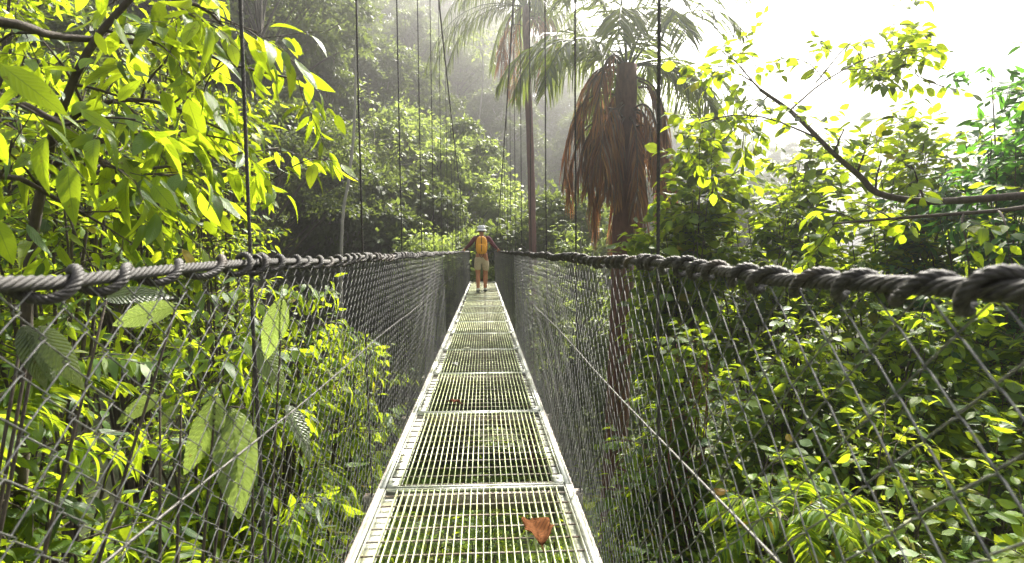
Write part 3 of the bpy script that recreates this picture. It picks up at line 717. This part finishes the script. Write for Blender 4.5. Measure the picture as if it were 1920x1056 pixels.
for a in [
    ('sunlit shrub with broad yellow green leaves just right of the large palm', 2.75, 7.4, 2.85, .8, .9, 15, 51, T_round, M_near, dict(leaf=.15, sublen=.6)),
    ('dense shrub rising above the right handrail under the diagonal branch', 3.9, 7.0, 2.75, .95, .9, 16, 52, T_round, M_near, dict(leaf=.13, sublen=.6)),
    ('dense dark and lime shrub behind the horizontal branches at right', 5.3, 6.8, 2.85, 1.0, .9, 16, 53, T_round, M_near, dict(leaf=.13, sublen=.6)),
    ('blue green shrub filling the upper right edge of the view', 5.6, 5.5, 3.35, .8, .9, 17, 54, T_mid, M_blue, dict(leaf=.13, sublen=.6)),
    ('dense sunlit shrub farthest right beyond the end of the right handrail', 6.7, 6.6, 3.0, 1.0, .9, 15, 70, T_round, M_fine, dict(leaf=.13, sublen=.6)),
    ('large leaved shrub close behind the near right handrail', 3.7, 4.7, .75, .7, .6, 13, 55, T_round, M_near, dict(leaf=.12, sublen=.45)),
    ('green shrub right below the thick part of the right handrail', 2.7, 4.8, .55, .65, .6, 13, 56, T_round, M_fine, dict(leaf=.10, sublen=.45)),
    ('shrub with reddish forked stems behind the right mesh past the nearest suspender', 1.75, 4.7, .5, .5, .5, 10, 57, T_round, M_near, dict(leaf=.10, sublen=.40, wood=M_redtwig)),
    ('tall shrub at the right frame edge below the horizontal branches', 4.8, 4.7, .9, .7, .6, 13, 68, T_round, M_near, dict(leaf=.11, sublen=.45)),
    ('shrub spreading behind the middle of the right mesh', 1.9, 3.6, -.05, .5, .4, 11, 67, T_round, M_near, dict(leaf=.085, sublen=.38)),
    ('lime shrub behind the right mesh halfway to the frame edge', 2.7, 3.5, .0, .5, .4, 11, 71, T_mid, M_fine, dict(leaf=.085, sublen=.38)),
    ('oval leaved shrub by the right frame edge below the handrail', 3.5, 3.5, .1, .5, .4, 11, 72, T_round, M_near, dict(leaf=.095, sublen=.38)),
    ('shrub with pointed leaves low against the right mesh', 1.35, 2.75, -.45, .38, .35, 10, 58, T_mid, M_near, dict(leaf=.08, sublen=.32)),
    ('fine leaved shrub in the middle of the lower right thicket', 2.05, 2.6, -.38, .42, .35, 11, 59, T_mid, M_fine, dict(leaf=.075, sublen=.34)),
    ('round leaved shrub at the lower right frame edge', 2.7, 2.5, -.3, .42, .35, 10, 73, T_round, M_near, dict(leaf=.08, sublen=.34)),
    ('shrub with oval leaves in the lower right corner', 1.75, 1.75, -.48, .35, .3, 9, 60, T_round, M_near, dict(leaf=.075, sublen=.28)),
    ('low bright shrub beside the right deck edge past the nearest suspender', 1.2, 4.6, -.45, .35, .6, 9, 61, T_mid, M_near, dict(leaf=.085, sublen=.32)),
    ('low shrub under the right side cable', 1.0, 3.4, -.75, .3, .5, 9, 62, T_mid, M_fine, dict(leaf=.075, sublen=.30)),
    ('small lime shrub at the bottom right of the deck', 1.1, 1.9, -.80, .32, .4, 9, 63, T_mid, M_near, dict(leaf=.075, sublen=.28)),
    ('loose shrub beside the base of the large palm', 3.2, 8.6, .6, .6, .6, 10, 64, T_round, M_near, dict(leaf=.12, sublen=.4)),
    ('pale shrub standing above the right handrail left of the large palm', 1.9, 14.5, 1.75, .8, .9, 11, 65, T_mid, M_pale, dict(leaf=.15, sublen=.6)),
    ('broad shrub behind the large palm skirt at handrail height', 4.0, 12.5, 1.6, 1.0, .9, 12, 66, T_mid, M_pale, dict(leaf=.14, sublen=.6)),
]:
    kw = dict(a[10]); kw['nleaf'] = 6; kw['leaf'] = kw.get('leaf', .09) * 1.3
    if a[0].startswith(DENSE): kw['nsub'] = 7
    bush('shrub', a[0], 'shrub', *a[1:8], a[8], a[9], G, **kw)
for i, (x, y, t) in enumerate([(-.5, 2.6, -.75), (.35, 3.0, -.8), (-.1, 4.2, -1.0), (-.65, 4.6, -1.1), (.55, 4.8, -1.2), (0.1, 1.7, -.7), (-.1, 6.2, -1.5)]):
    lab = ['leafy low shrub under the left half of the near grating', 'leafy low shrub under the right half of the near grating', 'low shrub under the grating before the third cross beam', 'low shrub under the left deck edge by the brown leaf',
           'low shrub under the right deck edge past the third beam', 'grassy low shrub directly below the nearest grating', 'low shrub farthest along beneath the grating'][i]
    bush('low_shrub', lab, 'shrub', x, y, t, .5, .5, 8, 80 + i, T_mid, [M_near, M_fine][i % 2], 'low shrubs under the deck', leaf=.085, sublen=.28, ntw=3, nsub=4)

# --- palms
def frond(rng, P, n, ll, m_acc, hang, wid=.03, both=True):
    """leaflets along a rachis path P; hang 0..1 how far they droop"""
    t = np.linspace(.12, .99, n); f = t * (len(P) - 1); k = np.minimum(f.astype(int), len(P) - 2)
    p = P[k] + (P[k + 1] - P[k]) * (f - k)[:, None]; d = unit(P[k + 1] - P[k])
    up = np.array((0, 0, 1.)); sd = unit(np.cross(d, up) + rng.normal(0, .02, 3))
    for s in (-1, 1):
        ax = unit(sd * s * (1 - hang * .75) + d * .6 + np.array((0, 0, -1.)) * hang * 1.3 + rng.normal(0, .10, (n, 3)))
        L = ll * np.sin(np.pi * (t * .8 + .12)) ** .6 * rng.uniform(.8, 1.1, n); w = wid * rng.uniform(.7, 1.1, n)
        nn = unit(np.cross(ax, sd * s) + rng.normal(0, .5, (n, 3))); ww = unit(np.cross(ax, nn)) * w[:, None] / 2
        m1 = p + ax * L[:, None] * .5; e = m1 + unit(ax + (0, 0, -.35 - hang * .6)) * L[:, None] * .5
        V = np.stack([p - ww * .5, p + ww * .5, m1 - ww, m1 + ww, e - ww * .15, e + ww * .15], 1).reshape(-1, 3)
        b = np.arange(n)[:, None] * 6 + m_acc['n']
        Q = np.concatenate([b + np.array([[0, 1, 3, 2]]), b + np.array([[2, 3, 5, 4]])])
        m_acc['V'].append(V); m_acc['Q'].append(Q); m_acc['R'].append(np.tile(rng.random(n), 2)); m_acc['n'] += len(V)
def palm(label, base, top, lean, seed, nf, L, ll, rt, nd, dL, green_hang=.5, dspread=.45, dz=1.6):
    rng = np.random.default_rng(seed); root = tag(_e('palm_tree', tuple(base), None), label, 'palm tree', 'palms right of the bridge')
    base = np.array(base); top = np.array(top); b = MB()
    P = bez([base, base + (top - base) * .5 + np.array((lean, 0, 0)), top], 40); b.tube(P, rt * (1 + .05 * np.sin(np.arange(40) * 1.9)) * np.linspace(1.15, .9, 40), 14)
    b.build('trunk', M_palmbark, root, tuple(base), True)
    for kind in (0, 1):
        A = dict(V=[], Q=[], R=[], n=0); w = MB()
        for i in range(nf if kind == 0 else nd):
            a = 2.399 * i + rng.normal(0, .2)
            h = np.array((math.cos(a), math.sin(a), 0))
            if kind == 0:
                el = rng.uniform(.1, 1.35); LL = L * rng.uniform(.8, 1.1); c = [top + h * rt * .5]; d = unit(h * math.cos(el) + np.array((0, 0, math.sin(el))))
                for q in range(9): c.append(c[-1] + d * LL / 9); d = unit(d + np.array((0, 0, -.10 - .035 * q - .05 * math.cos(el))))
            else:
                z0 = rng.uniform(0, dz); LL = dL * rng.uniform(.6, 1.1); c = [top + h * rt + np.array((0, 0, -z0))]; d = unit(h * rng.uniform(.35, 1.25) + np.array((0, 0, rng.uniform(-.5, .4))) + rng.normal(0, .12, 3))
                for q in range(9): c.append(c[-1] + d * LL / 9); d = unit(d * (1, 1, 1) + np.array((-h[0] * (1 - dspread) * .2, -h[1] * (1 - dspread) * .2, -.5)))
            c = bez(c, 16); w.tube(c, np.linspace(.022, .005, 16), 4)
            frond(rng, c, 46 if kind == 0 else 30, ll if kind == 0 else ll * rng.uniform(.7, 1.3), A, green_hang if kind == 0 else rng.uniform(.55, .95), .038 if kind == 0 else .032)
        crown = mesh_np('crown' if kind == 0 else 'dead_fronds', np.vstack(A['V']), np.vstack(A['Q']), M_palm if kind == 0 else M_dead, root, tuple(base), False, None, np.concatenate(A['R']))
        w.build('frond_ribs', M_palm if kind == 0 else M_dead, crown, tuple(base), True)
t2 = at(1175, 150, 9.6)
palm('large palm by the right handrail with a thick skirt of reddish brown dead fronds', (2.30, 9.6, float(ground(2.30, 9.6))), t2 + (0, 0, .25), .06, 3, 22, 2.5, .8, .2, 34, 1.9, .36, .85, 1.6)
t1 = at(985, 12, 19)
palm('smaller hazy palm farther off, its drooping fronds hanging beside the right suspenders', (1.7, 19, float(ground(1.7, 19))), t1, .15, 4, 30, 4.4, 1.0, .13, 7, 3.0, .8, .4, .8)

def fern(label, base, n, L, m, seed, group):
    rng = np.random.default_rng(seed); base = np.array((base[0], base[1], base[2])); g = np.array((base[0], base[1], float(ground(base[0], base[1]))))
    root = tag(_e('fern', tuple(g), None), label, 'fern', group); w = MB(); A = dict(V=[], Q=[], R=[], n=0)
    w.tube(bez([g, (g + base) / 2 + (.02, .03, 0), base], 10), np.linspace(.02, .015, 10), 7)
    for i in range(n):
        a = 2.399 * i + rng.normal(0, .2); el = rng.uniform(.3, 1.1); d = np.array((math.cos(a) * math.cos(el), math.sin(a) * math.cos(el), math.sin(el))); c = [base]
        if abs(base[0] + d[0] * L * .8) < .62: d[0] *= -.3
        for q in range(8): c.append(c[-1] + d * L * rng.uniform(.9, 1.1) / 8); d = unit(d + np.array((0, 0, -.22)))
        c = bez(c, 14); w.tube(c, np.linspace(.004, .0012, 14), 4)
        frond(rng, c, 34, L * .24, A, .25, .022)
    cr = mesh_np('fronds', np.vstack(A['V']), np.vstack(A['Q']), m, root, tuple(g), False, np.zeros((A['n'], 2)), np.concatenate(A['R'])); w.build('stems', M_bark, root, tuple(g), True)
fern('fern with narrow leaflets arching behind the near left mesh under the handrail', (-1.25, 1.35, .62), 11, .5, M_fine, 1, 'ferns by the bridge')
fern('dark fern low in the left bottom corner of the view', (-1.15, .95, .0), 10, .42, M_blue, 2, 'ferns by the bridge')
fern('fern spreading below the left side cable past the pale corrugated leaves', (-1.15, 2.0, -.25), 11, .5, M_fine, 3, 'ferns by the bridge')
fern('fern low beside the right deck edge at the bottom of the view', (1.05, 1.6, -.85), 11, .45, M_fine, 4, 'ferns by the bridge')
fern('fern among the shrubs in the lower right thicket', (1.75, 2.9, -.45), 11, .55, M_near, 5, 'ferns by the bridge')
# --- slender pale trunk on the left hillside
def slender(label, pts, r, seed):
    b = pts[0]; root = tag(_e('slender_tree', tuple(b), None), label, 'tree', 'pale slender trees on the hillside'); w = MB(); rng = np.random.default_rng(seed); acc = new_acc()
    P = bez(pts, 30); w.tube(P, np.linspace(r, r * .6, 30), 7)
    grow(rng, [(bez([P[-1], P[-1] + rng.normal(0, .8, 3) + (0, 0, .8), P[-1] + rng.normal(0, 1.6, 3) + (0, 0, 1.6)], 6), r * .5, r * .2) for _ in range(5)], w, acc, nsub=4, sublen=1.2, ntw=4, twlen=.6, nleaf=7, leaf=.28, wr=.008)
    w.build('trunk', M_palebark, root, tuple(b), True)
    leafmesh('crown', [place(T_low, *[np.array(q) for q in acc], rng)], M_pale, root, tuple(b))
def g_at(px, py, d): p = at(px, py, d); return np.array((p[0], p[1], float(ground(p[0], p[1])) - .2))
slender('tall slender pale trunk between the first and second left suspenders', [g_at(640, 600, 17), at(640, 470, 17), at(655, 330, 17), at(664, 240, 17), at(668, 100, 17), at(671, -60, 17)], .055, 1)
slender('thin bare whitish trunk in the haze above the walker', [g_at(892, 400, 44), at(894, 300, 44), at(897, 240, 44), at(906, 150, 44), at(905, 110, 44)], .09, 2)
slender('thin pale trunk low on the hillside beside the second left suspender', [g_at(722, 470, 24), at(722, 420, 24), at(717, 380, 24), at(704, 330, 24)], .04, 3)

# --- forest trees on the hillside
def forest_proto(kind, H, W, nb, nl, ls, m, seed, bottom=.15, umbrella=False, hang=.3):
    rng = np.random.default_rng(seed); root = _e(kind, (0, 0, 0), None); w = MB()
    cx = np.array([(0, 0, -1.5), (rng.normal(0, .1), rng.normal(0, .1), H * .3), (rng.normal(0, .25), rng.normal(0, .25), H * .6), (rng.normal(0, .3), rng.normal(0, .3), H * .93)])
    T = bez(cx, 14); w.tube(T, np.linspace(.16, .04, 14) * (H / 10), 7)
    C, Rb = [], []
    for i in range(nb):
        t = bottom + (1 - bottom) * ((i + .5) / nb) ** (.8 if not umbrella else .45)
        prof = math.sin(math.pi * min(1, (t - bottom * .6) ** .8)) ** .55 if not umbrella else (.35 + .65 * math.sin(math.pi * t ** 2.2))
        a = 2.399 * i + rng.normal(0, .4); q = math.sqrt(rng.uniform(.1, 1)) * W * prof
        c = np.array((q * math.cos(a), q * math.sin(a), H * t)); C.append(c); Rb.append(rng.uniform(.55, 1.15) * W * .34)
        s = T[max(1, int(13 * max(0, t - .15)))]; w.tube(bez([s, s * .4 + c * .6 + (0, 0, .2), c], 6), np.linspace(.05, .015, 6) * (H / 10), 4, cap=False)
    C = np.array(C); Rb = np.array(Rb); n = nl; k = rng.integers(0, nb, n)
    v = unit(rng.normal(0, 1, (n, 3))); v[:, 2] = np.where(v[:, 2] < -.2, -v[:, 2] * .6, v[:, 2])
    rad = Rb[k] * (rng.random(n) ** .35) * (1 + .28 * np.sin(v[:, 0] * 7 + k) * np.sin(v[:, 1] * 6 + k * 2))
    P = C[k] + v * rad[:, None] * (1, 1, .75); P[:, 2] -= hang * (rad - Rb[k] * .5).clip(0) * rng.random(n)
    D = unit(v * .8 + rng.normal(0, .6, (n, 3)) + (0, 0, -hang)); N = unit(v * .5 + (0, 0, .7) + rng.normal(0, .4, (n, 3)))
    S = ls * rng.uniform(.6, 1.3, n); rnd = np.clip(.35 * rng.random(n) + .65 * rng.random(nb)[k], 0, 1)
    w.build('trunk', M_palebark if seed % 3 == 0 else M_bark, root, (0, 0, 0), True)
    leafmesh('crown', [place(T_flat, P, D, N, S, rng, rnd)], m, root)
    return root
protos = [
    ('broadleaf_tree', 'bushy dark green tree', 0, forest_proto('broadleaf_tree', 9, 3.1, 40, 26000, .21, M_forest, 101)),
    ('broadleaf_tree', 'rounded olive green tree', 0, forest_proto('broadleaf_tree', 8, 3.4, 36, 26000, .20, M_forest, 102, .1)),
    ('tall_tree', 'tall narrow grey green tree', 0, forest_proto('tall_tree', 12, 2.5, 42, 26000, .20, M_forest, 103, .2, hang=.8)),
    ('spreading_tree', 'flat topped spreading tree', 0, forest_proto('spreading_tree', 12, 4.2, 34, 22000, .21, M_forest, 104, .45, True)),
    ('vine_draped_tree', 'vine draped green tree', 0, forest_proto('vine_draped_tree', 10, 2.6, 38, 26000, .18, M_forest, 105, .05, hang=1.6)),
    ('light_tree', 'pale yellow green feathery tree', 1, forest_proto('light_tree', 9, 3.0, 38, 26000, .18, M_pale, 106, .2, hang=.5)),
]
col_ph = [(300, 'far left behind the thicket'), (485, 'left of the nearest left suspender'), (690, 'between left suspenders one and two'), (767, 'between left suspenders two and three'),
          (830, 'by the left main cable'), (880, 'just left of the walker'), (945, 'behind the walker'), (1100, 'behind the smaller palm'), (1240, 'behind the large palm'), (9999, 'beyond the right thicket')]
used_lab = {}; used_proto = set()
ORD = ['', 'lowest next ', 'second ', 'third ', 'fourth ', 'fifth ', 'sixth ', 'seventh ', 'eighth ', 'ninth ', 'tenth ', 'eleventh ', 'twelfth ']
recs = []
rng = np.random.default_rng(77)
r = 19.0
while r < 112:
    st = 3.6 + r * .045
    for a in np.arange(-50 + rng.uniform(0, 3), 30, math.degrees(st / r)):
        aa = a + rng.normal(0, .22) * math.degrees(st / r); rr = r + rng.normal(0, .25) * st
        r0 = np.interp(aa, AZ, R0); r1 = np.interp(aa, AZ, R1)
        if rr < r0 * .92 or rr > r1 * 1.06: continue
        x, y = rr * math.sin(math.radians(aa)), rr * math.cos(math.radians(aa))
        if abs(x) < 2.6 + .02 * y and y < 52: continue
        recs.append((x, y, rng.uniform(.75, 1.2) * (1 + .006 * (rr - 20)), rng.uniform(0, 6.28), int(rng.choice([0, 0, 1, 1, 2, 2, 3, 4, 4, 5]))))
    r += st * .95
# individual trees the photo picks out
for px, py, d, s, k in [(800, 215, 30, 1.0, 5), (850, 260, 31, .7, 5), (470, 60, 24, 1.0, 2), (590, 40, 30, 1.1, 4), (720, 90, 38, 1.1, 1), (860, 90, 60, 1.2, 3), (835, 30, 70, 1.3, 0), (760, 330, 24, .7, 1), (620, 300, 22, .8, 4), (840, 440, 21, .42, 5), (1000, 430, 24, .5, 5), (1075, 380, 22, .55, 1)]:
    p = at(px, py, d); g = float(ground(p[0], p[1])); H = [9, 8, 12, 12, 10, 9][k]
    sc_ = max((p[2] - g) / H, s * .6); recs.append((p[0], p[1], min(sc_, 1.9), 1.0 + px, k))
labs = []
for x, y, s, rz, k in recs:
    H = [9, 8, 12, 12, 10, 9][k]; g = float(ground(x, y)); q = proj((x, y, g + H * s * .8)) or (0, 0)
    col = next(c for t, c in col_ph if q[0] < t); row = 'high up' if q[1] < 60 else ('halfway up' if q[1] < 250 else ('low down' if q[1] < 430 else 'in the ravine'))
    labs.append([k, row, col, q])
bykey = {}
for i, (k, row, col, q) in enumerate(labs): bykey.setdefault((k, row, col), []).append(i)
final = {}
for (k, row, col), ids in bykey.items():
    ids.sort(key=lambda i: labs[i][3][0])
    for n, i in enumerate(ids):
        o_ = '' if len(ids) == 1 else (['first', 'second', 'third', 'fourth', 'fifth', 'sixth', 'seventh', 'eighth', 'ninth', 'tenth'] + ['next'] * 50)[n] + ' from left, '
        final[i] = f"{protos[k][1]} {row}, {o_}{col}".replace(' first from', ' first from')
for i, (x, y, s, rz, k) in enumerate(recs):
    nm, ds, _, pr = protos[k]; H = [9, 8, 12, 12, 10, 9][k]; q = labs[i][3]
    if not (-260 < q[0] < 2150) : continue
    if k in used_proto:
        t = pr.copy(); link(t)
        for ch in pr.children: c = ch.copy(); link(c, t)
    else: t = pr; used_proto.add(k)
    t.location = (x, y, float(ground(x, y)) - .3); t.scale = (s, s, s); t.rotation_euler = (0, 0, rz)
    tag(t, final[i], 'tree', 'forest trees on the hillside')
# undergrowth covering the slopes
def undergrowth():
    rng = np.random.default_rng(9); n = 7500
    rr = 1.0 + 34 * rng.random(n) ** 1.5; aa = np.radians(rng.uniform(-62, 52, n)); x = rr * np.sin(aa); y = rr * np.cos(aa)
    z = ground(x, y); k = 9
    X = np.repeat(x, k) + rng.normal(0, .05, n * k); Y = np.repeat(y, k) + rng.normal(0, .05, n * k); rep = np.repeat(rr, k); hgt = np.repeat(rng.uniform(.03, .45, n), k) * rng.random(n * k) * np.clip(rep / 3.5, .5, 1.7)
    P = np.stack([X, Y, np.repeat(z, k) + hgt], 1); a = rng.uniform(0, 6.28, n * k)
    D = unit(np.stack([np.cos(a), np.sin(a), rng.uniform(-.3, .9, n * k)], 1)); P = P + D * .06; N = np.array((0, 0, 1.)) + rng.normal(0, .3, (n * k, 3))
    S = rng.uniform(.06, .17, n * k) * np.clip(rep / 7, .8, 2.2)
    o = leafmesh('undergrowth', [place(T_low, P, D, N, S, rng)], M_fine); tag(o, 'low leafy undergrowth covering the ravine floor and slopes', 'undergrowth', kind='stuff')
undergrowth()

# ------------------------------------------------------------ haze
m = bpy.data.materials.new('haze'); m.use_nodes = True; n = m.node_tree; n.nodes.clear()
o = n.nodes.new('ShaderNodeOutputMaterial'); pv = n.nodes.new('ShaderNodeVolumePrincipled'); pv.inputs['Color'].default_value = (.97, .97, .96, 1)
pv.inputs['Density'].default_value = HAZE; pv.inputs['Anisotropy'].default_value = .84; n.links.new(pv.outputs[0], o.inputs['Volume'])
b = MB(); b.box((0, 0, 33), (2600, 2600, 96)); h = b.build('haze', m); tag(h, kind='stuff')
